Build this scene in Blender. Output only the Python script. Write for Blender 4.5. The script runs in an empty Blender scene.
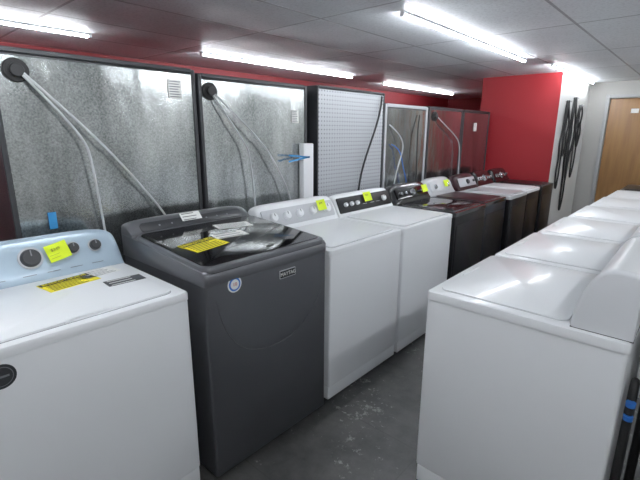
import bpy, bmesh, math, random
from mathutils import Vector, Matrix
random.seed(4)
SC=bpy.context.scene
COL=SC.collection

# ---------------------------------------------------------------- materials
def lin(c):
    out=[]
    for v in c:
        v=v/255.0
        out.append(v/12.92 if v<=0.04045 else ((v+0.055)/1.055)**2.4)
    return (out[0],out[1],out[2],1)
def base(name):
    m=bpy.data.materials.new(name); m.use_nodes=True
    nt=m.node_tree; b=nt.nodes['Principled BSDF']
    return m,nt,b
def N(nt,t,**kw):
    n=nt.nodes.new(t)
    for k,v in kw.items(): setattr(n,k,v)
    return n
def mat(name,col,rough=.4,metal=0,coat=0,var=.06,scale=6,bump=0,bscale=200,spec=.5):
    m,nt,b=base(name); L=nt.links.new
    tc=N(nt,'ShaderNodeTexCoord'); nz=N(nt,'ShaderNodeTexNoise'); nz.inputs['Scale'].default_value=scale; nz.inputs['Detail'].default_value=4
    L(tc.outputs['Object'],nz.inputs['Vector'])
    mx=N(nt,'ShaderNodeMix',data_type='RGBA')
    c=lin(col)
    mx.inputs['A'].default_value=tuple(max(0,v*(1-var)) for v in c[:3])+(1,)
    mx.inputs['B'].default_value=tuple(min(1,v*(1+var)) for v in c[:3])+(1,)
    L(nz.outputs['Fac'],mx.inputs['Factor']); L(mx.outputs['Result'],b.inputs['Base Color'])
    b.inputs['Roughness'].default_value=rough; b.inputs['Metallic'].default_value=metal
    b.inputs['Coat Weight'].default_value=coat; b.inputs['Coat Roughness'].default_value=.08
    b.inputs['Specular IOR Level'].default_value=spec
    if bump:
        n2=N(nt,'ShaderNodeTexNoise'); n2.inputs['Scale'].default_value=bscale; n2.inputs['Detail'].default_value=3
        L(tc.outputs['Object'],n2.inputs['Vector'])
        bp=N(nt,'ShaderNodeBump'); bp.inputs['Strength'].default_value=bump; bp.inputs['Distance'].default_value=.01
        L(n2.outputs['Fac'],bp.inputs['Height']); L(bp.outputs['Normal'],b.inputs['Normal'])
    return m
def emis(name,col,s):
    m,nt,b=base(name)
    b.inputs['Base Color'].default_value=lin(col); b.inputs['Emission Color'].default_value=lin(col); b.inputs['Emission Strength'].default_value=s
    return m
def galvanized(name,dark,light,rough):
    m,nt,b=base(name); L=nt.links.new
    tc=N(nt,'ShaderNodeTexCoord')
    nz=N(nt,'ShaderNodeTexNoise'); nz.inputs['Scale'].default_value=2.2; nz.inputs['Detail'].default_value=5; nz.inputs['Roughness'].default_value=.5
    mp=N(nt,'ShaderNodeMapping'); mp.inputs['Scale'].default_value=(1,2.0,.45)
    L(tc.outputs['Object'],mp.inputs['Vector']); L(mp.outputs['Vector'],nz.inputs['Vector'])
    n3=N(nt,'ShaderNodeTexNoise'); n3.inputs['Scale'].default_value=120; n3.inputs['Detail'].default_value=4
    L(tc.outputs['Object'],n3.inputs['Vector'])
    a2=N(nt,'ShaderNodeMath',operation='MULTIPLY_ADD'); a2.inputs[1].default_value=.95; a2.inputs[2].default_value=-.17
    L(nz.outputs['Fac'],a2.inputs[0])
    a3=N(nt,'ShaderNodeMath',operation='MULTIPLY_ADD'); a3.inputs[1].default_value=.6
    L(n3.outputs['Fac'],a3.inputs[0]); L(a2.outputs[0],a3.inputs[2])
    cr=N(nt,'ShaderNodeValToRGB'); cr.color_ramp.elements[0].position=.4; cr.color_ramp.elements[0].color=lin(dark)
    cr.color_ramp.elements[1].position=.85; cr.color_ramp.elements[1].color=lin(light)
    L(a3.outputs[0],cr.inputs['Fac']); L(cr.outputs['Color'],b.inputs['Base Color'])
    b.inputs['Metallic'].default_value=.95
    b.inputs['Roughness'].default_value=rough
    n4=N(nt,'ShaderNodeTexNoise'); n4.inputs['Scale'].default_value=3; n4.inputs['Detail'].default_value=2
    mp2=N(nt,'ShaderNodeMapping'); mp2.inputs['Scale'].default_value=(1,1.8,.8)
    L(tc.outputs['Object'],mp2.inputs['Vector']); L(mp2.outputs['Vector'],n4.inputs['Vector'])
    a5=N(nt,'ShaderNodeMath',operation='MULTIPLY_ADD'); a5.inputs[1].default_value=.03
    L(n3.outputs['Fac'],a5.inputs[0]); L(n4.outputs['Fac'],a5.inputs[2])
    bp=N(nt,'ShaderNodeBump'); bp.inputs['Strength'].default_value=.5; bp.inputs['Distance'].default_value=.024
    L(a5.outputs[0],bp.inputs['Height']); L(bp.outputs['Normal'],b.inputs['Normal'])
    return m
def perforated(name):
    m,nt,b=base(name); L=nt.links.new
    tc=N(nt,'ShaderNodeTexCoord'); sx=N(nt,'ShaderNodeSeparateXYZ'); L(tc.outputs['Object'],sx.inputs[0])
    def cell(o):
        k=N(nt,'ShaderNodeMath',operation='MULTIPLY'); k.inputs[1].default_value=1/.032; L(o,k.inputs[0])
        f=N(nt,'ShaderNodeMath',operation='FRACT'); L(k.outputs[0],f.inputs[0])
        s=N(nt,'ShaderNodeMath',operation='SUBTRACT'); s.inputs[1].default_value=.5; L(f.outputs[0],s.inputs[0])
        q=N(nt,'ShaderNodeMath',operation='POWER'); q.inputs[1].default_value=2
        ab=N(nt,'ShaderNodeMath',operation='ABSOLUTE'); L(s.outputs[0],ab.inputs[0]); L(ab.outputs[0],q.inputs[0]); return q.outputs[0]
    ad=N(nt,'ShaderNodeMath',operation='ADD'); L(cell(sx.outputs['Y']),ad.inputs[0]); L(cell(sx.outputs['Z']),ad.inputs[1])
    lt=N(nt,'ShaderNodeMath',operation='LESS_THAN'); lt.inputs[1].default_value=.035; L(ad.outputs[0],lt.inputs[0])
    mx=N(nt,'ShaderNodeMix',data_type='RGBA'); mx.inputs['A'].default_value=lin((182,185,189)); mx.inputs['B'].default_value=lin((110,113,117))
    L(lt.outputs[0],mx.inputs['Factor']); L(mx.outputs['Result'],b.inputs['Base Color'])
    b.inputs['Metallic'].default_value=.3; b.inputs['Roughness'].default_value=.42
    return m
def ceiling_mat():
    m,nt,b=base('ceiling_tile'); L=nt.links.new
    tc=N(nt,'ShaderNodeTexCoord'); br=N(nt,'ShaderNodeTexBrick'); br.offset=0; br.squash=1
    br.inputs['Scale'].default_value=1; br.inputs['Brick Width'].default_value=.61; br.inputs['Row Height'].default_value=1.22
    br.inputs['Mortar Size'].default_value=.010; br.inputs['Mortar Smooth'].default_value=.15
    br.inputs['Color1'].default_value=lin((218,222,226)); br.inputs['Color2'].default_value=lin((200,204,208)); br.inputs['Mortar'].default_value=lin((150,153,157))
    L(tc.outputs['Object'],br.inputs['Vector'])
    nz=N(nt,'ShaderNodeTexNoise'); nz.inputs['Scale'].default_value=55; nz.inputs['Detail'].default_value=7; nz.inputs['Roughness'].default_value=.65; L(tc.outputs['Object'],nz.inputs['Vector'])
    mx=N(nt,'ShaderNodeMix',data_type='RGBA',blend_type='MULTIPLY'); mx.inputs['Factor'].default_value=.35
    L(br.outputs['Color'],mx.inputs['A'])
    cr=N(nt,'ShaderNodeValToRGB'); cr.color_ramp.elements[0].position=.38; cr.color_ramp.elements[1].position=.52
    cr.color_ramp.elements[0].color=(.5,.5,.5,1)
    L(nz.outputs['Fac'],cr.inputs['Fac']); L(cr.outputs['Color'],mx.inputs['B'])
    L(mx.outputs['Result'],b.inputs['Base Color']); b.inputs['Roughness'].default_value=.5
    n2=N(nt,'ShaderNodeTexNoise'); n2.inputs['Scale'].default_value=1.4; n2.inputs['Detail'].default_value=1; L(tc.outputs['Object'],n2.inputs['Vector'])
    ad=N(nt,'ShaderNodeMath',operation='MULTIPLY_ADD'); ad.inputs[1].default_value=-.25; L(br.outputs['Fac'],ad.inputs[0]); L(n2.outputs['Fac'],ad.inputs[2])
    bp=N(nt,'ShaderNodeBump'); bp.inputs['Strength'].default_value=.55; bp.inputs['Distance'].default_value=.045
    L(ad.outputs[0],bp.inputs['Height']); L(bp.outputs['Normal'],b.inputs['Normal'])
    return m
def floor_mat():
    m,nt,b=base('worn_floor'); L=nt.links.new
    tc=N(nt,'ShaderNodeTexCoord')
    nz=N(nt,'ShaderNodeTexNoise'); nz.inputs['Scale'].default_value=4; nz.inputs['Detail'].default_value=9; nz.inputs['Roughness'].default_value=.72; L(tc.outputs['Object'],nz.inputs['Vector'])
    cr=N(nt,'ShaderNodeValToRGB'); cr.color_ramp.elements[0].position=.36; cr.color_ramp.elements[1].position=.66
    cr.color_ramp.elements[0].color=lin((42,42,42)); cr.color_ramp.elements[1].color=lin((78,77,75))
    L(nz.outputs['Fac'],cr.inputs['Fac'])
    br=N(nt,'ShaderNodeTexBrick'); br.offset=0; br.inputs['Scale'].default_value=1; br.inputs['Brick Width'].default_value=.61; br.inputs['Row Height'].default_value=.61
    br.inputs['Mortar Size'].default_value=.003; br.inputs['Color1'].default_value=(1,1,1,1); br.inputs['Color2'].default_value=(.9,.9,.9,1); br.inputs['Mortar'].default_value=(.6,.6,.6,1)
    L(tc.outputs['Object'],br.inputs['Vector'])
    m0=N(nt,'ShaderNodeMix',data_type='RGBA',blend_type='MULTIPLY'); m0.inputs['Factor'].default_value=1; L(cr.outputs['Color'],m0.inputs['A']); L(br.outputs['Color'],m0.inputs['B'])
    n2=N(nt,'ShaderNodeTexNoise'); n2.inputs['Scale'].default_value=30; n2.inputs['Detail'].default_value=6; n2.inputs['Roughness'].default_value=.7; L(tc.outputs['Object'],n2.inputs['Vector'])
    n5=N(nt,'ShaderNodeTexNoise'); n5.inputs['Scale'].default_value=2.2; n5.inputs['Detail'].default_value=2; L(tc.outputs['Object'],n5.inputs['Vector'])
    mu=N(nt,'ShaderNodeMath',operation='MULTIPLY_ADD'); mu.inputs[1].default_value=.4; L(n5.outputs['Fac'],mu.inputs[0]); L(n2.outputs['Fac'],mu.inputs[2])
    c2=N(nt,'ShaderNodeValToRGB'); c2.color_ramp.elements[0].position=.82; c2.color_ramp.elements[1].position=.88
    c2.color_ramp.elements[0].color=(0,0,0,1); c2.color_ramp.elements[1].color=(.6,.6,.6,1)
    L(mu.outputs[0],c2.inputs['Fac'])
    m3=N(nt,'ShaderNodeMix',data_type='RGBA'); L(c2.outputs['Color'],m3.inputs['Factor']); L(m0.outputs['Result'],m3.inputs['A']); m3.inputs['B'].default_value=lin((150,150,148))
    L(m3.outputs['Result'],b.inputs['Base Color']); b.inputs['Roughness'].default_value=.42
    bp=N(nt,'ShaderNodeBump'); bp.inputs['Strength'].default_value=.15; bp.inputs['Distance'].default_value=.01
    L(nz.outputs['Fac'],bp.inputs['Height']); L(bp.outputs['Normal'],b.inputs['Normal'])
    return m
def wood_mat():
    m,nt,b=base('door_wood'); L=nt.links.new
    tc=N(nt,'ShaderNodeTexCoord'); mp=N(nt,'ShaderNodeMapping'); mp.inputs['Scale'].default_value=(9,9,.8); L(tc.outputs['Object'],mp.inputs['Vector'])
    nz=N(nt,'ShaderNodeTexNoise'); nz.inputs['Scale'].default_value=2.5; nz.inputs['Detail'].default_value=7; L(mp.outputs['Vector'],nz.inputs['Vector'])
    cr=N(nt,'ShaderNodeValToRGB'); cr.color_ramp.elements[0].color=lin((126,88,48)); cr.color_ramp.elements[1].color=lin((142,103,58))
    cr.color_ramp.elements[0].position=.35; cr.color_ramp.elements[1].position=.65
    L(nz.outputs['Fac'],cr.inputs['Fac']); L(cr.outputs['Color'],b.inputs['Base Color']); b.inputs['Roughness'].default_value=.5
    return m

M=dict(
 white=mat('white_enamel',(236,238,240),.3,coat=.25,var=.012),
 white2=mat('white_plastic',(234,236,238),.32,var=.015),
 capw=mat('shaded_end_cap_plastic',(226,228,231),.35,var=.02),  # console plastic, darkened so the end face reads as shaded
 blue=mat('pale_blue_console',(168,188,203),.3,metal=.25,coat=.3,var=.03),
 graph=mat('graphite_metal',(88,89,93),.36,metal=.6,var=.05),
 graph2=mat('graphite_plastic',(104,105,109),.3,metal=.5,var=.05),
 glass=mat('dark_glass',(8,8,10),.07,var=.0,spec=.45),
 black=mat('black_gloss',(16,16,19),.14,coat=.3,var=.1),
 blackb=mat('black_enamel',(15,15,18),.3,var=.1,spec=.25),
 blackm=mat('black_matte',(22,22,24),.5,var=.1),
 brown=mat('dark_red_enamel',(44,18,23),.3,spec=.3),
 navy=mat('black_blue_enamel',(20,26,38),.3,spec=.3),
 silver=mat('silver_plastic',(188,190,194),.3,metal=.2),
 chrome=mat('chrome',(200,202,206),.15,metal=1),
 dgrey=mat('dark_gray_plastic',(44,45,48),.35),
 panelb=mat('black_panel',(17,17,19),.35,spec=.2),
 mgrey=mat('mid_gray_plastic',(120,122,126),.4),
 lgrey=mat('light_gray_plastic',(190,192,196),.4),
 rubber=mat('black_rubber',(20,20,21),.6,bump=.2),
 tube=mat('gray_tube',(182,185,187),.35),
 paper=mat('white_paper',(236,236,232),.7,var=.03),
 yellow=mat('yellow_label',(240,224,30),.6,var=.03),
 lime=mat('lime_note',(222,245,20),.6,var=.03),
 ink=mat('black_ink',(15,15,15),.6),
 faint=mat('faint_ink',(120,130,40),.6),
 tape=mat('blue_tape',(40,130,190),.5),
 bluep=mat('blue_plastic',(40,110,200),.4),
 redp=mat('red_ink',(190,30,40),.5),
 foam=mat('foam',(235,236,238),.8,bump=.3,bscale=120),
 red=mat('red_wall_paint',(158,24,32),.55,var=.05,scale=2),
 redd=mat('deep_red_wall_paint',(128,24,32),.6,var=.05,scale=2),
 wallw=mat('white_wall_paint',(205,205,202),.6,var=.03,bump=.1,bscale=60),
 wallg=mat('beige_wall_paint',(158,156,152),.6,var=.03,bump=.1,bscale=60),
 frame=mat('gray_door_frame',(148,148,148),.5,var=.03),
 darkside=mat('dark_cabinet_paint',(48,49,52),.4,metal=.2,bump=.15,bscale=300),
 galv=galvanized('galvanized_steel',(112,117,116),(206,210,209),.19),
 galv2=galvanized('galvanized_red_reflection',(122,112,114),(190,180,182),.18),  # red reflections are tinted into the steel colour
 perf=perforated('perforated_panel'),
 ceil=ceiling_mat(), floor=floor_mat(), wood=wood_mat(),
 led=emis('led_diffuser',(244,249,255),66),
)

# ---------------------------------------------------------------- helpers
def finish(bm,name,m,parent=None,loc=(0,0,0),rot=None,smooth=35,kind=None,label=None):
    me=bpy.data.meshes.new(name); bmesh.ops.recalc_face_normals(bm,faces=bm.faces[:]); bm.to_mesh(me); bm.free()
    ms=m if isinstance(m,(list,tuple)) else [m]
    for q in ms: me.materials.append(q)
    if smooth:
        for p in me.polygons: p.use_smooth=True
        me.set_sharp_from_angle(angle=math.radians(smooth))
    ob=bpy.data.objects.new(name,me); COL.objects.link(ob)
    ob.location=loc
    if rot is not None:
        if isinstance(rot,Matrix): ob.rotation_euler=rot.to_euler()
        else: ob.rotation_euler=rot
    if parent: ob.parent=parent
    if kind: ob['kind']=kind
    if label: ob['label']=label
    return ob
def box_bm(bm,c,s,bev=0,seg=2,mi=0):
    r=bmesh.ops.create_cube(bm,size=1); vs=r['verts']
    for v in vs: v.co=Vector((c[0]+v.co.x*s[0],c[1]+v.co.y*s[1],c[2]+v.co.z*s[2]))
    fs=list({f for v in vs for f in v.link_faces})
    for f in fs: f.material_index=mi
    if bev:
        es=list({e for v in vs for e in v.link_edges})
        bmesh.ops.bevel(bm,geom=es,offset=bev,segments=seg,affect='EDGES',profile=.5)
def box(name,c,s,m,parent=None,bev=0,seg=2,**kw):
    bm=bmesh.new(); box_bm(bm,(0,0,0),s,bev,seg); return finish(bm,name,m,parent,loc=c,**kw)
def plate(name,c,w,d,t,r,m,parent=None,bev=.004,rot=None,cs=6,**kw):
    bm=bmesh.new(); pts=[]
    for sx,sy,a0 in((1,1,0),(-1,1,90),(-1,-1,180),(1,-1,270)):
        for i in range(cs+1):
            a=math.radians(a0+90*i/cs); pts.append((sx*(w/2-r)+r*math.cos(a),sy*(d/2-r)+r*math.sin(a)))
    def ring(ins,z):
        return [bm.verts.new((x*(1-2*ins/w),y*(1-2*ins/d),z)) for x,y in pts]
    b_=min(bev,t*.45)
    rings=[ring(0,0),ring(0,t-b_),ring(b_*.3,t-b_*.3),ring(b_,t)]
    n=len(pts)
    for A,B in zip(rings,rings[1:]):
        for i in range(n): bm.faces.new((A[i],A[(i+1)%n],B[(i+1)%n],B[i]))
    bm.faces.new(rings[0][::-1]); bm.faces.new(rings[-1])
    return finish(bm,name,m,parent,loc=c,rot=rot,**kw)
def cyl(name,c,r,h,m,parent=None,rot=None,r2=None,seg=28,bev=0,**kw):
    bm=bmesh.new(); r2=r if r2 is None else r2
    prof=[(r,0),(r2,h-bev),(r2-bev,h)] if bev else [(r,0),(r2,h)]
    rings=[[bm.verts.new((q*math.cos(2*math.pi*i/seg),q*math.sin(2*math.pi*i/seg),z)) for i in range(seg)] for q,z in prof]
    for A,B in zip(rings,rings[1:]):
        for i in range(seg): bm.faces.new((A[i],A[(i+1)%seg],B[(i+1)%seg],B[i]))
    bm.faces.new(rings[0][::-1]); bm.faces.new(rings[-1])
    return finish(bm,name,m,parent,loc=c,rot=rot,**kw)
def loft(name,secs,m,parent=None,loc=(0,0,0),smooth=35,**kw):
    bm=bmesh.new(); R=[[bm.verts.new(p) for p in s] for s in secs]; n=len(R[0])
    for A,B in zip(R,R[1:]):
        for i in range(n): bm.faces.new((A[i],A[(i+1)%n],B[(i+1)%n],B[i]))
    bm.faces.new(R[0][::-1]); bm.faces.new(R[-1])
    return finish(bm,name,m,parent,loc=loc,smooth=smooth,**kw)
def thing(name,label,cat,loc=(0,0,0),rz=0,group=None):
    e=bpy.data.objects.new(name,None); COL.objects.link(e); e.location=loc; e.rotation_euler=(0,0,rz)
    e.empty_display_size=.1; e['label']=label; e['category']=cat
    if group: e['group']=group
    return e
def tube(name,pts,r,m,parent=None,order=4,**kw):
    cu=bpy.data.curves.new(name,'CURVE'); cu.dimensions='3D'; cu.bevel_depth=r; cu.bevel_resolution=3; cu.resolution_u=8; cu.use_fill_caps=True
    sp=cu.splines.new('NURBS'); sp.points.add(len(pts)-1)
    for p,q in zip(sp.points,pts): p.co=(q[0],q[1],q[2],1)
    sp.use_endpoint_u=True; sp.order_u=min(order,len(pts))
    o=bpy.data.objects.new(name,cu); me=bpy.data.meshes.new_from_object(o)
    bpy.data.objects.remove(o); me.name=name; me.materials.clear(); me.materials.append(m)
    for p in me.polygons: p.use_smooth=True
    ob=bpy.data.objects.new(name,me); COL.objects.link(ob)
    if parent: ob.parent=parent
    for k,v in kw.items(): ob[k]=v
    return ob
def lettering(txt,size,m,parent,loc,rot,name='lettering'):
    cu=bpy.data.curves.new(name,'FONT'); cu.body=txt; cu.size=size; cu.align_x='CENTER'; cu.align_y='CENTER'; cu.extrude=.0004
    o=bpy.data.objects.new(name,cu); me=bpy.data.meshes.new_from_object(o); bpy.data.objects.remove(o)
    me.name=name; me.materials.clear(); me.materials.append(m)
    ob=bpy.data.objects.new(name,me); COL.objects.link(ob); ob.parent=parent; ob.location=loc
    ob.rotation_euler=rot.to_euler() if isinstance(rot,Matrix) else rot
    return ob
def basis(xa,ya):
    xa=Vector(xa).normalized(); ya=Vector(ya).normalized(); za=xa.cross(ya).normalized()
    return Matrix((xa,ya,za)).transposed()
def copy_tree(root,loc,label=None,rz=None):
    def cp(o,par):
        c=o.copy(); COL.objects.link(c)
        if par: c.parent=par
        for ch in o.children: cp(ch,c)
        return c
    n=cp(root,None); n.location=loc
    if label: n['label']=label
    if rz is not None: n.rotation_euler=(0,0,rz)
    return n

def sticker(par,name,loc,xa,ya,w,h,m,lines=None,rotz=0,curl=0):
    B=basis(xa,ya)@Matrix.Rotation(rotz,3,'Z')
    bm=bmesh.new(); nx=6
    g=[]
    for i in range(nx+1):
        u=i/nx-.5; z=curl*max(0,(i/nx-.4))**2
        g.append([bm.verts.new((u*w,v*h,z+.0012)) for v in(-.5,.5)]+[bm.verts.new((u*w,v*h,z)) for v in(.5,-.5)])
    for A,C in zip(g,g[1:]):
        for k in range(4): bm.faces.new((A[k],A[(k+1)%4],C[(k+1)%4],C[k]))
    bm.faces.new(g[0]); bm.faces.new(g[-1][::-1])
    return finish(bm,name,m,par,loc=loc,rot=B,smooth=0)
def bars(o,w,h,rows,m,x0=-.42,x1=.42,y0=-.4,y1=.1,th=.3,name='printed_text'):
    bm=bmesh.new()
    for i in range(rows):
        y=(y0+(y1-y0)*i/max(1,rows-1))*h; e=random.uniform(.7,1)
        a=x0*w; b=(x0+(x1-x0)*e)*w; t=th*(y1-y0)*h/rows
        box_bm(bm,((a+b)/2,y,.0016),(b-a,t,.0008))
    return finish(bm,name,m,o,smooth=0)
def energy_label(par,loc,xa,ya,w,h,rotz=0):
    o=sticker(par,'energy_label',loc,xa,ya,w,h,M['yellow'],rotz=rotz)
    plate('label_header',(0,h*.33,.0014),w*.96,h*.27,.0008,.001,M['ink'],o,bev=.0002,cs=1,smooth=0)
    lettering('ENERGYGUIDE',h*.22,M['yellow'],o,(0,h*.33,.0028),(0,0,0))
    bars(o,w,h,5,M['ink'],y0=-.42,y1=.1,th=.35)
    return o

# ---------------------------------------------------------------- washing machine
def profile(xb,z0,dep,H,lean,y,k=1,g=0,rnd=False):
    """console cross-section; g grows it outward"""
    if rnd:
        pts=[(0,0),(dep,0),(dep+.002,.05*H),(dep-.002,.25*H),(dep-.014,.5*H),(dep-.030,.72*H),(dep-.046,.86*H),(dep-.064,.95*H),(dep-.086,.99*H),(dep-.105,H),(.02,.985*H),(.004,.93*H)]
        pts=[pts[0]]+pts[1:]
        cx,cz=dep/2,H*.45; out=[]
        for x,z in pts:
            if z>0:
                d=Vector((x-cx,z-cz)).normalized(); x+=d.x*g; z=max(.001,z+d.y*g)
            elif x>0: x+=g
            out.append((xb+x,y,z0+z))
        return out
    xf=xb+dep+g; xt=xb+lean+g; H=H+g
    s=[(xb,y,z0),(xf,y,z0),(xf-.002,y,z0+.012*k)]
    for q in(.25,.5,.75,.92): s.append((xf-.002+(xt-xf)*q+.006*math.sin(q*math.pi),y,z0+H*q))
    s+=[(xt-.008,y,z0+H*.99),(xt-.022,y,z0+H),(xb+.02,y,z0+H*.985),(xb+.004,y,z0+H*.93)]
    return s
def console_mesh(par,W,xb,z0,dep,hc,lean,ex,mt,name='console',ends=.5,rnd=False):
    secs=[]; n=30
    for i in range(n+1):
        t=math.sin((i/n-.5)*math.pi)
        k=max(0.0,1-abs(t)**ex)**(1/ex*1.0) ; k=ends+(1-ends)*k
        secs.append(profile(xb,z0,dep,hc*k,lean,t*W/2,k,0,rnd))
    return loft(name,secs,mt,par,smooth=40)
def knob(con,y,s,xb,z0,dep,hc,lean,r,m1,m2,h=.026):
    xf=xb+dep-.002; xt=xb+lean
    p=Vector((xf+(xt-xf)*s+.006*math.sin(s*math.pi),y,z0+hc*s))
    up=Vector((xt-xf,0,hc)).normalized(); B=basis((0,1,0),up)
    nrm=B@Vector((0,0,1))
    o=cyl('knob',p-nrm*.002,r,h,m1,con,rot=B,r2=r*.86,bev=.003)
    cyl('dial_ring',p-nrm*.003,r*1.18,.006,m2,con,rot=B,bev=.002)
    box('pointer',(0,r*.45,h+.001),(.004,r*.6,.003),M['mgrey'],o)
    return o,p,B
def face_at(y,s,xb,z0,dep,hc,lean):
    xf=xb+dep-.002; xt=xb+lean
    p=Vector((xf+(xt-xf)*s+.006*math.sin(s*math.pi),y,z0+hc*s)); up=Vector((xt-xf,0,hc)).normalized()
    return p+basis((0,1,0),up)@Vector((0,0,.004)),(0,1,0),up
def washer(label,xf,y0,y1,D=.69,H=.92,body='white',top='white',lid='white',console='white2',group=None,rz=0,
           con=dict(dep=.15,hc=.165,lean=.07,ex=7,ends=.55),knobs=(),panel=None,lidglass=False,name='washing_machine',cat='washing machine',loc=None,gap='mgrey',cw=.006,lidt=.008,gap_shade=False,caps=None,rnd=False):
    W=y1-y0
    T=thing(name,label,cat,loc if loc else (xf-D/2,(y0+y1)/2,0),rz,group)
    bm=bmesh.new(); box_bm(bm,(0,0,(.09+H-.03)/2),(D-.008,W-.008,H-.03-.09),.012,3)
    finish(bm,'cabinet',M[body],T)
    bm=bmesh.new(); box_bm(bm,(-.003,0,.051),(D-.016,W-.014,.082),.005,2); finish(bm,'toe_panel',M[body],T)
    for sx in(-1,1):
        for sy in(-1,1): cyl('leveling_foot',(sx*(D/2-.06),sy*(W/2-.06),0),.022,.03,M['rubber'],T,seg=16)
    plate('top_panel',(0,0,H-.034),D,W,.034,.02,M[top],T,bev=.009)
    xb=-D/2; c=con
    lx0=xb+c['dep']+.02; lx1=D/2-.035; LW=W-.10
    plate('lid_gap_shade',((lx0+lx1)/2,0,H-.001),lx1-lx0+.005,LW+.005,.002,.032,M[gap],T,bev=.0005)  # thin plate, its tone paints the shade in the lid gap
    L=plate('lid',((lx0+lx1)/2,0,H+.001),lx1-lx0,LW,lidt,.03,M[lid],T,bev=.003)
    if lidglass:
        plate('lid_glass',(0,0,lidt-.001),(lx1-lx0)*.86,LW*.86,.003,.03,M['glass'],L,bev=.001)
    bm=bmesh.new(); box_bm(bm,(0,0,0),(.016,.16,.008),.003,2)
    finish(bm,'lid_handle',M[lid],L,loc=((lx1-lx0)/2-.004,0,.004))
    z0=H+(.003 if gap_shade else -.002)
    C=console_mesh(T,W-cw,xb,z0,c['dep'],c['hc'],c['lean'],c['ex'],M[console],ends=c['ends'],rnd=rnd)
    if gap_shade:
        box('console_gap_shade',(xb+c['dep']/2+.002,0,H+.0008),(c['dep']+.008,W-cw+.010,.0045),M['dgrey'],T)  # dark plate painting the shaded gap line under the console
    if caps:
        for s in(-1,1):
            a=s*((W-cw)/2-.026); b=s*((W-cw)/2+.006)
            P=lambda y,g: profile(xb,z0,c['dep'],c['hc'],c['lean'],y,1,g,rnd)
            secs=[P(a-s*.002,-.002),P(a,.006),P(b-s*.010,.006),P(b-s*.004,.003),P(b-s*.001,-.002),P(b,-.007)]
            if s<0: secs=secs[::-1]
            loft('console_end_cap',secs,M[caps],C,smooth=35)
    fp=dict(xb=xb,z0=H-.002,dep=c['dep'],hc=c['hc'],lean=c['lean'])
    if panel:
        a,xa,ya=face_at(0,.5,**fp)
        B=basis(xa,ya)
        plate('control_panel',a-B@Vector((0,0,.006)),W*panel[1],c['hc']*panel[2],.006,.012,M[panel[0]],C,rot=B,bev=.002)
    for k in knobs:
        knob(C,k[0]*W,k[1],r=k[2],m1=M[k[3]],m2=M[k[4]],**fp)
    return T,C,L,fp
def markings(C,fp,ys,s,w,h,m):
    for y in ys:
        a,xa,ya=face_at(y,s,**fp); B=basis(xa,ya)
        box('console_print',a+B@Vector((0,0,.0005)),(w,h,.001),m,C,rot=B,smooth=0)

# ================================================================= SETTING
XL,XR,YB,YF,ZC,YL=-4.55,1.7,7.65,-2.4,2.25,9.4
PX0,PX1,PY0=-2.45,-1.475,6.06
def slab(name,c,s,m):
    return box(name,c,s,m,kind='structure',smooth=0)
slab('floor',((XL+XR)/2,(YL+YF)/2,-.05),(XR-XL+.2,YL-YF+.2,.1),M['floor'])
slab('ceiling',((XL+XR)/2,(YL+YF)/2,ZC+.05),(XR-XL+.2,YL-YF+.2,.1),M['ceil'])
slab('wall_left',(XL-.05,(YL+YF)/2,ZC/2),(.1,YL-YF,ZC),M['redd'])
slab('wall_right',(XR+.05,(YB+YF)/2,ZC/2),(.1,YB-YF,ZC),M['wallw'])
slab('wall_front',((XL+XR)/2,YF-.05,ZC/2),(XR-XL,.1,ZC),M['wallw'])
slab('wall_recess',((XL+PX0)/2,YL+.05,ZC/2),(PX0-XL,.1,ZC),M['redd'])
bm=bmesh.new(); dx0,dx1,dh=-1.20,-.30,2.02
def bb(x0,x1,z0,z1,mi): box_bm(bm,((x0+x1)/2,YB+.05,(z0+z1)/2),(x1-x0,.1,z1-z0),mi=mi)
bb(PX1,dx0,0,ZC,0); bb(dx1,XR,0,ZC,0); bb(dx0,dx1,dh,ZC,0)
finish(bm,'wall_back',M['wallg'],kind='structure',smooth=0)
D_=box('door_1',((dx0+dx1)/2,YB+.03,dh/2),(dx1-dx0-.02,.04,dh-.01),M['wood'],kind='structure',bev=.002)
cyl('door_knob',(.36,-.02,-.02),.028,.05,M['chrome'],D_,rot=(math.radians(90),0,0),bev=.01)
sticker(D_,'door_sign',(-.13,-.022,.83),(1,0,0),(0,0,1),.09,.06,M['paper'])
bm=bmesh.new(); fw=.05
box_bm(bm,(dx0-fw/2,YB-.012,(dh+fw)/2),(fw,.024,dh+fw),.004); box_bm(bm,(dx1+fw/2,YB-.012,(dh+fw)/2),(fw,.024,dh+fw),.004)
box_bm(bm,((dx0+dx1)/2,YB-.012,dh+fw/2),(dx1-dx0,.024,fw),.004)
finish(bm,'trim_1',M['frame'],kind='structure')
bm=bmesh.new(); box_bm(bm,((PX0+PX1)/2,(PY0+YL)/2,ZC/2),(PX1-PX0,YL-PY0,ZC),0)
bm.faces.ensure_lookup_table()
bm.normal_update()
for f in bm.faces:
    f.material_index=1 if f.normal.x>.5 else 0
finish(bm,'wall_partition',[M['red'],M['wallw']],kind='structure',smooth=0)

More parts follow.
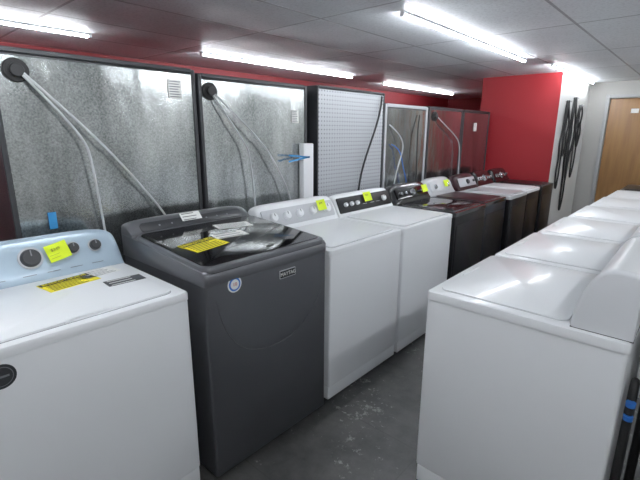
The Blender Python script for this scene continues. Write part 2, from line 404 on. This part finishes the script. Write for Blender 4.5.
# ================================================================= LED fixtures
def led(x,ya,yb,label='slim white LED tube light fixed under the ceiling'):
    T=thing('ceiling_light',label,'ceiling light',(x,(ya+yb)/2,ZC),group='LED tube lights under the ceiling')
    Ln=yb-ya
    box('housing',(0,0,-.008),(.024,Ln,.016),M['lgrey'],T,bev=.003)
    pr=[(.008*math.cos(2*math.pi*i/12),.008*math.sin(2*math.pi*i/12)) for i in range(12)]
    loft('diffuser',[[(a,y,-.0245+b) for a,b in pr] for y in(-Ln/2+.01,Ln/2-.01)],M['led'],T)
    for s in(-1,1): box('end_cap',(0,s*(Ln/2+.002),-.017),(.026,.02,.034),M['white2'],T,bev=.003)
    return T
led(-3.66,-.95,1.46); led(-3.68,2.46,4.74); led(-3.8,5.66,8.0)
led(-1.53,2.46,4.78); led(-1.41,5.3,7.45)
led(-1.5,-1.2,1.2,); led(.6,2.4,4.7); led(.6,-1.0,1.3); led(.6,5.1,7.3)  # unseen tubes, added to brighten the room

# ================================================================= LEFT ROW WASHERS
c1=dict(dep=.125,hc=.175,lean=.05,ex=4.5,ends=.35)
T1,C1,L1,fp=washer('white top-loading washing machine with pale blue console and yellow energy label',-1.444,.125,.843,D=.69,con=c1,console='blue',
   knobs=((-.015,.56,.040,'dgrey','silver'),(.215,.62,.025,'dgrey','silver'),(.345,.60,.025,'dgrey','silver')))
a,xa,ya=face_at(.088,.62,**fp); n=sticker(C1,'sticky_note',a+Vector((.016,0,0)),xa,ya,.085,.075,M['lime'],rotz=.2,curl=.03)
lettering('$349',.018,M['faint'],n,(-.005,.012,.004),(0,0,0)); bars(n,.085,.075,2,M['faint'],y0=-.3,y1=-.12,th=.2)
markings(C1,fp,(-.25,-.14,-.03,.06,.15,.24),.17,.05,.003,M['mgrey'])
energy_label(L1,(-.14,.07,.0085),(-.15,1,0),(-1,-.15,0),.20,.12)
s=sticker(L1,'paper_label',(-.18,.2,.0085),(0,1,0),(-1,0,0),.16,.09,M['paper'],rotz=.1); bars(s,.16,.09,5,M['mgrey'],y1=.35)
s=sticker(L1,'information_sticker',(.0,.235,.0085),(.05,1,0),(-1,.05,0),.15,.075,M['dgrey']); bars(s,.15,.075,3,M['paper'],y1=.35)
s=cyl('round_badge',(.3415,-.272,.83),.039,.0025,M['dgrey'],T1,rot=basis((0,1,0),(0,0,1)))
cyl('badge_ring',(0,0,.002),.031,.001,M['mgrey'],s); cyl('badge_center',(0,0,.0026),.029,.001,M['dgrey'],s)
box('badge_bar',(0,0,.0038),(.04,.006,.001),M['mgrey'],s,smooth=0)

# W2 graphite
D2,W2=.735,.742; T2=thing('washing_machine','large dark graphite top-loading washing machine with black glass lid','washing machine',(-1.406-D2/2,1.263,0))
bm=bmesh.new(); box_bm(bm,(0,0,(.008+.935)/2),(D2-.01,W2-.008,.927),.012,3); finish(bm,'cabinet',M['graph'],T2)
for sx in(-1,1):
    for sy in(-1,1): cyl('leveling_foot',(sx*.29,sy*.3,0),.025,.02,M['rubber'],T2,seg=16)
def decksec(y,ins):
    a=D2/2-ins; b=-D2/2+ins
    return [(b,y,.925),(a-.004,y,.925),(a,y,.94),(a,y,.972),(a-.012,y,.986),(a-.05,y,.992-ins*.3),(0,y,1.012-ins*.3),(b+.13,y,1.032-ins*.3),(b+.01,y,1.036-ins*.3),(b,y,1.03)]
ys=[(-W2/2,.012),(-W2/2+.006,.004),(-W2/2+.016,0),(W2/2-.016,0),(W2/2-.006,.004),(W2/2,.012)]
loft('top_panel',[decksec(y,i) for y,i in ys],M['graph2'],T2,smooth=50)
sl=math.atan2(.044,.6)
plate('lid_gap_shade',(.062,0,.9985),.608,W2-.008,.004,.045,M['blackm'],T2,bev=.001,rot=(0,sl,0))  # black plate painting the shaded gap under the lid
L2=plate('lid',(.064,0,1.0020),.608,W2-.010,.022,.045,M['graph2'],T2,bev=.010,rot=(0,sl,0))
plate('lid_glass',(-.006,0,.0205),.57,W2-.04,.004,.045,M['glass'],L2,bev=.002)
bm=bmesh.new(); box_bm(bm,(0,0,0),(.02,.22,.012),.005,3); finish(bm,'lid_handle',M['graph2'],L2,loc=(.294,0,.008))
fp2=dict(xb=-D2/2,z0=1.03,dep=.125,hc=.07,lean=.055)
C2=console_mesh(T2,W2-.006,-D2/2,1.03,.125,.07,.055,4.5,M['graph2'],ends=.3)
a,xa,ya=face_at(0,.5,**fp2); B=basis(xa,ya)
plate('control_panel',a-B@Vector((0,0,.0065)),W2*.84,.055,.005,.02,M['dgrey'],C2,rot=B,bev=.002)
for k in range(-3,4):
    if k: cyl('button',a+Vector((0,k*.07,0))-B@Vector((0,0,.002)),.005,.002,M['mgrey'],C2,rot=B,seg=16)
tube('front_relief',[(D2/2-.004,-W2/2+.05,.86),(D2/2-.004,-W2/2+.09,.60),(D2/2-.004,-.02,.50),(D2/2-.004,.22,.56),(D2/2-.004,W2/2-.04,.74)],.0012,M['graph'],T2)
Bf=basis((0,1,0),(0,0,1))
pl=plate('badge_plate',(D2/2-.006,.085,.88),.105,.040,.006,.004,M['lgrey'],T2,rot=Bf,bev=.001)
p2=plate('badge_face',(0,0,.0055),.099,.034,.0015,.003,M['ink'],pl,bev=.0004)
lettering('MAYTAG',.0245,M['paper'],p2,(0,0,.0025),(0,0,0))
s=cyl('round_sticker',(D2/2-.006,-.225,.905),.036,.0025,M['paper'],T2,rot=Bf)
cyl('sticker_ring',(0,0,.0022),.030,.001,M['bluep'],s); cyl('sticker_center',(0,0,.003),.022,.001,M['paper'],s)
lettering('10',.022,M['redp'],s,(0,0,.0045),(0,0,0))
energy_label(L2,(.03,-.19,.0255),(-.18,1,0),(-1,-.18,0),.2,.13)
s=sticker(L2,'paper_label',(-.16,.12,.0255),(.2,1,0),(-1,.2,0),.2,.09,M['paper']); bars(s,.2,.09,6,M['mgrey'],y1=.38)
s=sticker(L2,'paper_label',(-.03,.0,.0255),(.1,1,0),(-1,.1,0),.18,.08,M['paper']); bars(s,.18,.08,3,M['mgrey'],y1=.38)
a,xa,ya=face_at(.0,.8,**fp2); s=sticker(C2,'paper_label',a+Vector((.010,-.02,-.003)),xa,ya,.12,.05,M['paper']); bars(s,.12,.05,3,M['ink'],y1=.35)

# W3, W4
k3=[(v,.52,.031,'white2','mgrey') for v in(-.34,-.18,-.02)]+[(.16,.52,.031,'white2','mgrey'),(.36,.52,.037,'white2','mgrey')]
T3,C3,L3,fp=washer('white top-loading washing machine with row of round white knobs',-1.412,1.668,2.396,D=.69,knobs=k3,console='white2',panel=('lgrey',.92,.7))
markings(C3,fp,(-.24,-.12,-.0,.12,.26),.20,.07,.004,M['mgrey'])
a,xa,ya=face_at(.19,.70,**fp); n=sticker(C3,'sticky_note',a+Vector((.026,0,0)),xa,ya,.075,.075,M['lime'],curl=.03); lettering('$299',.018,M['faint'],n,(0,.012,.004),(0,0,0))
T4,C4,L4,fp=washer('white top-loading washing machine with black control panel on console',-1.409,2.415,3.145,D=.69,panel=('panelb',.95,.78),con=dict(dep=.14,hc=.155,lean=.065,ex=7,ends=.55),
   knobs=((-.36,.5,.018,'white2','silver'),(-.26,.5,.018,'white2','silver'),(-.16,.5,.018,'white2','silver'),(.34,.5,.026,'white2','silver')))
markings(C4,fp,(-.02,.08,.16),.4,.05,.003,M['lgrey'])
a,xa,ya=face_at(.02,.72,**fp); n=sticker(C4,'sticky_note',a+Vector((.012,0,0)),xa,ya,.085,.075,M['lime'],curl=.03); lettering('$325',.018,M['faint'],n,(0,.012,.004),(0,0,0))
# W5..W9
c5=dict(dep=.15,hc=.165,lean=.07,ex=4,ends=.3)
def front_detail(T,D,W):
    plate('front_panel',(D/2-.006,0,.50),W-.07,.62,.006,.03,M['blackb'],T,rot=Bf,bev=.003)
kk=((.0,.5,.032,'chrome','silver'),(-.32,.5,.018,'chrome','silver'),(-.2,.5,.018,'chrome','silver'),(.22,.5,.014,'chrome','silver'),(.32,.5,.014,'chrome','silver'))
T5,C5,L5,fp=washer('glossy black top-loading washing machine with dark console',-1.40,3.165,3.80,body='blackb',top='black',lid='black',console='black',lidglass=True,con=c5,
   panel=('glass',.84,.6),knobs=kk)
a,xa,ya=face_at(.18,.62,**fp); sticker(C5,'sticky_note',a+Vector((.03,0,0)),xa,ya,.08,.07,M['lime'],curl=.03)
T6,C6,L6,fp=washer('blue-black top-loading washing machine with silver console and dark red lid',-1.42,3.83,4.375,body='navy',top='black',lid='brown',console='silver',con=c5,
   panel=('lgrey',.84,.6),knobs=((-.25,.5,.026,'chrome','dgrey'),(.25,.5,.026,'chrome','dgrey')))
a,xa,ya=face_at(.1,.62,**fp); sticker(C6,'sticky_note',a+Vector((.012,0,0)),xa,ya,.09,.07,M['lime'],curl=.03)
T7,C7,L7,fp=washer('dark top-loading washing machine with silver top',-1.39,4.41,4.93,body='blackb',top='silver',lid='silver',console='brown',con=c5,
   panel=('silver',.8,.6),knobs=((0,.5,.03,'dgrey','chrome'),(.3,.5,.016,'dgrey','chrome')))
T8,C8,L8,fp=washer('black washing machine with white top',-1.41,4.97,5.47,body='blackb',top='white',lid='white',console='black',con=c5,
   knobs=kk)
T9,C9,L9,fp=washer('black washing machine beside the red column',-1.40,5.51,6.02,body='blackb',top='blackb',lid='blackb',console='black',con=c5,
   knobs=kk)
for T,W in((T5,.635),(T6,.545),(T7,.52),(T8,.5),(T9,.51)): front_detail(T,.69,W)

# ================================================================= REFRIGERATORS
FX=-2.28
def fridge(label,y0,y1,H,back='galv',side='darkside',dep=.78,frame=.022,framem=None):
    W=y1-y0; T=thing('refrigerator',label,'refrigerator',(FX-dep/2,(y0+y1)/2,0),group='refrigerators standing behind the washing machines')
    bd=dep-.08
    bm=bmesh.new(); box_bm(bm,(.04,0,(.03+H)/2),(bd,W,H-.03),.01,2); finish(bm,'cabinet',M[side],T)
    xb=dep/2
    bm=bmesh.new(); box_bm(bm,(0,0,0),(.006,W-2*frame,H-.27-frame),.002,1)
    finish(bm,'back_panel',M[back],T,loc=(xb+.002,0,.25+(H-.25-frame)/2))
    bm=bmesh.new(); fm=M[framem or side]
    for s in(-1,1): box_bm(bm,(xb+.004,s*(W/2-frame/2),H/2+.02),(.014,frame,H-.05),.003,1)
    box_bm(bm,(xb+.004,0,H-frame/2),(.014,W-2*frame-.001,frame),.003,1); box_bm(bm,(xb+.004,0,.24),(.014,W-2*frame-.001,.03),.003,1)
    finish(bm,'back_frame',fm,T)
    bm=bmesh.new(); box_bm(bm,(xb+.002,0,.14),(.01,W-.06,.16),.003,1)
    for i in range(9): box_bm(bm,(xb+.008,-W/2+.12+i*(W-.24)/8,.14),(.006,.02,.1),.002,1)
    finish(bm,'compressor_cover',M['blackm'],T)
    for s in(-1,1):
        d=box('door',(-dep/2+.035,s*W/4,(.72+H)/2),(.07,W/2-.006,H-.73),M['graph2'],T,bev=.01)
        tube('handle',[(-.035,-s*(W/4-.05),-.3),(-.08,-s*(W/4-.05),-.28),(-.08,-s*(W/4-.05),.28),(-.035,-s*(W/4-.05),.3)],.012,M['chrome'],d)
    d=box('drawer',(-dep/2+.035,0,.39),(.07,W-.006,.63),M['graph2'],T,bev=.01)
    tube('handle',[(-.035,-.3,.22),(-.08,-.28,.22),(-.08,.28,.22),(-.035,.3,.22)],.012,M['chrome'],d)
    for sy in(-1,1):
        cyl('leveling_foot',(-.25,sy*(W/2-.08),0),.025,.032,M['rubber'],T,seg=14); cyl('leveling_foot',(.3,sy*(W/2-.08),0),.025,.032,M['rubber'],T,seg=14)
    for s in(-1,1): box('hinge_cover',(-dep/2+.09,s*(W/2-.06),H+.012),(.1,.06,.026),M['blackm'],T,bev=.006)
    return T,xb
def loc_pt(T,y,z,dx=.03): return (-(T.location.x)+FX+dx, y-T.location.y, z)
Bx=basis((0,1,0),(0,0,1))
def cap_and_hoses(T,y,z,paths,m='tube'):
    p=loc_pt(T,y,z,.006); cyl('hose_cap',p,.05,.014,M['rubber'],T,rot=Bx,bev=.004)
    cyl('hose_fitting',loc_pt(T,y,z,.018),.028,.02,M['blackm'],T,rot=Bx,bev=.003)
    for q in paths: tube('water_hose',[loc_pt(T,a,b,c) for a,b,c in q],.0058,M[m],T,order=3)
def paperlabel(T,y,z,w=.08,h=.1):
    s=sticker(T,'paper_label',loc_pt(T,y,z,.0095),(0,1,0),(0,0,1),w,h,M['paper']); bars(s,w,h,7,M['mgrey'],y1=.4,th=.45)
F1,_=fridge('refrigerator seen from behind with galvanized back and gray hoses',.485,1.462,1.878)
cap_and_hoses(F1,.585,1.785,[[(.595,1.775,.03),(.72,1.62,.05),(.81,1.49,.05),(.83,1.42,.05),(.845,1.2,.05),(.86,.95,.05),(.87,.6,.05)],
                            [(.595,1.785,.03),(.75,1.62,.06),(.89,1.47,.06),(.98,1.36,.06),(1.14,1.15,.06),(1.22,1.02,.05),(1.26,.7,.05)]])
paperlabel(F1,1.33,1.76)
sticker(F1,'tape_strip',loc_pt(F1,.64,1.12,.0095),(0,1,0),(0,0,1),.035,.08,M['tape'])
F2,_=fridge('refrigerator seen from behind with galvanized back, hoses and foam guard',1.482,2.395,1.862)
cap_and_hoses(F2,1.555,1.765,[[(1.56,1.75,.03),(1.68,1.58,.05),(1.79,1.44,.05),(1.81,1.37,.05),(1.835,1.15,.05),(1.85,.9,.05),(1.86,.6,.05)],
                              [(1.56,1.76,.03),(1.74,1.61,.06),(1.92,1.45,.06),(1.99,1.37,.06),(2.15,1.12,.06),(2.2,.95,.05),(2.2,.6,.05)]])
paperlabel(F2,2.27,1.64,.07,.09)
g=box('foam_guard',loc_pt(F2,2.36,1.0,.035),(.05,.11,.90),M['foam'],F2,bev=.008)
for i,(zz,ang) in enumerate(((1.34,.12),(1.36,-.1))):
    B=basis((0,1,ang),(0,-ang,1)); plate('tape_strip',loc_pt(F2,2.26,zz,.0615),.22,.012,.001,.002,M['tape'],F2,rot=B,bev=.0002,cs=1)
F3,_=fridge('refrigerator seen from behind with perforated light back panel',2.51,3.42,1.875,back='perf',frame=.015)
tube('power_cord',[loc_pt(F3,3.36,1.84,.02),loc_pt(F3,3.3,1.7,.05),loc_pt(F3,3.2,1.5,.05),loc_pt(F3,3.05,1.25,.05),loc_pt(F3,2.98,1.0,.05),loc_pt(F3,2.98,.6,.05)],.009,M['rubber'],F3)
F4,_=fridge('refrigerator seen from behind with framed galvanized back',3.44,4.24,1.79,framem='silver',frame=.03)
tube('water_hose',[loc_pt(F4,3.5,1.6,.02),loc_pt(F4,3.7,1.5,.05),loc_pt(F4,3.75,1.35,.05),loc_pt(F4,3.6,1.2,.05),loc_pt(F4,3.55,.9,.05)],.006,M['tube'],F4)
tube('blue_wire',[loc_pt(F4,3.55,1.42,.02),loc_pt(F4,3.68,1.38,.05),loc_pt(F4,3.70,1.2,.05),loc_pt(F4,3.8,1.1,.05),loc_pt(F4,3.85,.9,.05)],.005,M['bluep'],F4)
tube('power_cord',[loc_pt(F4,4.05,1.7,.02),loc_pt(F4,3.95,1.5,.05),loc_pt(F4,4.0,1.25,.05),loc_pt(F4,4.0,.9,.05)],.006,M['rubber'],F4)
F5,_=fridge('refrigerator seen from behind with galvanized back tinted with painted red reflections',4.27,5.10,1.80,back='galv2')
cap_and_hoses(F5,4.4,1.7,[[(4.41,1.7,.03),(4.6,1.6,.05),(4.85,1.5,.05),(5.0,1.4,.05),(5.02,1.1,.05),(5.02,.8,.05)]])
F6,_=fridge('refrigerator seen from behind with galvanized back tinted with painted red reflections',5.13,5.95,1.80,back='galv2')
paperlabel(F6,5.5,1.6)

# ================================================================= RIGHT ROW
cr=dict(dep=.165,hc=.205,lean=.085,ex=30,ends=.97)
kr=((-.3,.5,.026,'white2','mgrey'),(.0,.5,.026,'white2','mgrey'),(.3,.5,.03,'white2','mgrey'))
grp='white washing machines in a row along the aisle'
lb='white top-loading washing machine with raised rear console'
R1,CR,LR,fp=washer(lb+', at the row end',0,0,.70,D=.68,con=cr,group=grp,rz=math.pi,loc=(-.415,1.49+.35,0),cw=.05,lidt=.004,gap_shade=True,caps='capw',gap='lgrey',rnd=True)
xs=[-.41,-.40,-.385,-.37,-.355]
for i in range(5):
    copy_tree(R1,(xs[i],1.84+.715*(i+1),0),label=lb+', standing among matching machines')
washer('black top-loading washing machine at the end of the white row',0,0,.68,D=.68,body='blackb',top='blackb',lid='blackb',console='black',knobs=kr,rz=math.pi,loc=(-.34,6.13,0))
def hose(label,x,y,pts,r,fit):
    Hs=thing('drain_hose',label,'hose',(x,y,0))
    tube('hose_body',pts,r,M['rubber'],Hs)
    for z in fit: cyl('hose_fitting',(.002,-.012,z),.014,.016,M['bluep'],Hs,seg=18)
hose('black corrugated drain hose with blue fittings hanging behind machine',-.055,1.60,[(0,0,.02),(.0,-.03,.2),(0,-.02,.45),(.0,0,.7),(-.0,.06,.78),(.0,.1,.6),(.0,.1,.02)],.013,(.62,.67))
hose('black drain hose looping to the floor behind a white machine',-.02,1.74,[(0,0,.02),(.0,.04,.3),(0,.02,.6),(.0,.05,.84),(-.0,.1,.84),(.0,.14,.5),(.0,.14,.02)],.015,())
washer('black washing machine standing back to back with the white row',0,0,.7,D=.66,body='blackb',top='blackb',lid='blackb',console='black',knobs=kr,loc=(.36,2.0,0))

# hanging cords on the partition side
for i,(y,zt,zb,w) in enumerate(((6.36,1.92,.75,.14),(6.72,1.98,.38,.17),(7.08,1.9,.85,.13))):
    T=thing('power_cord','black tangled power cord hanging on a white wall','cord',(PX1,y,0),group='black cords hung on the wall')
    cyl('hook',(0,0,zt),.008,.07,M['chrome'],T,rot=(0,math.radians(90),0),seg=12)
    for k in range(2):
        a=w; b=zb+(.0,.45)[k]; xx=.02+.022*k; n=6
        P=[(xx,0,zt+.01)]
        for j in range(1,n):
            P.append((xx+random.uniform(-.006,.006),a*random.uniform(.1,.98),zt+(b+.08-zt)*j/n))
        P.append((xx,0,b-.03))
        for j in range(n-1,0,-1):
            P.append((xx+random.uniform(-.006,.006),-a*random.uniform(.0,.98),zt+(b+.08-zt)*j/n))
        P.append((xx,0,zt+.01))
        tube('cord_loop',P,.0115,M['rubber'],T)

# ================================================================= world, camera
w=bpy.data.worlds.new('world'); SC.world=w; w.use_nodes=True
w.node_tree.nodes['Background'].inputs[0].default_value=(.8,.85,.9,1); w.node_tree.nodes['Background'].inputs[1].default_value=.3
cam=bpy.data.cameras.new('camera'); co=bpy.data.objects.new('camera',cam); COL.objects.link(co)
f,t,a,r=427.17,.249,.728,-.005
cam.sensor_width=36; cam.lens=f/640*36; cam.clip_start=.05
Hh=Vector((-math.sin(a),math.cos(a),0)); R=Vector((math.cos(a),math.sin(a),0)); Z=Vector((0,0,1))
Fw=math.cos(t)*Hh-math.sin(t)*Z; U=math.sin(t)*Hh+math.cos(t)*Z
c,s=math.cos(r),math.sin(r); R2=c*R-s*U; U2=s*R+c*U
co.matrix_world=Matrix.Translation((0,0,1.537))@Matrix((R2,U2,-Fw)).transposed().to_4x4()
SC.camera=co
SC.view_settings.view_transform='Standard'; SC.view_settings.look='None'; SC.view_settings.exposure=0.72; SC.view_settings.gamma=1.12
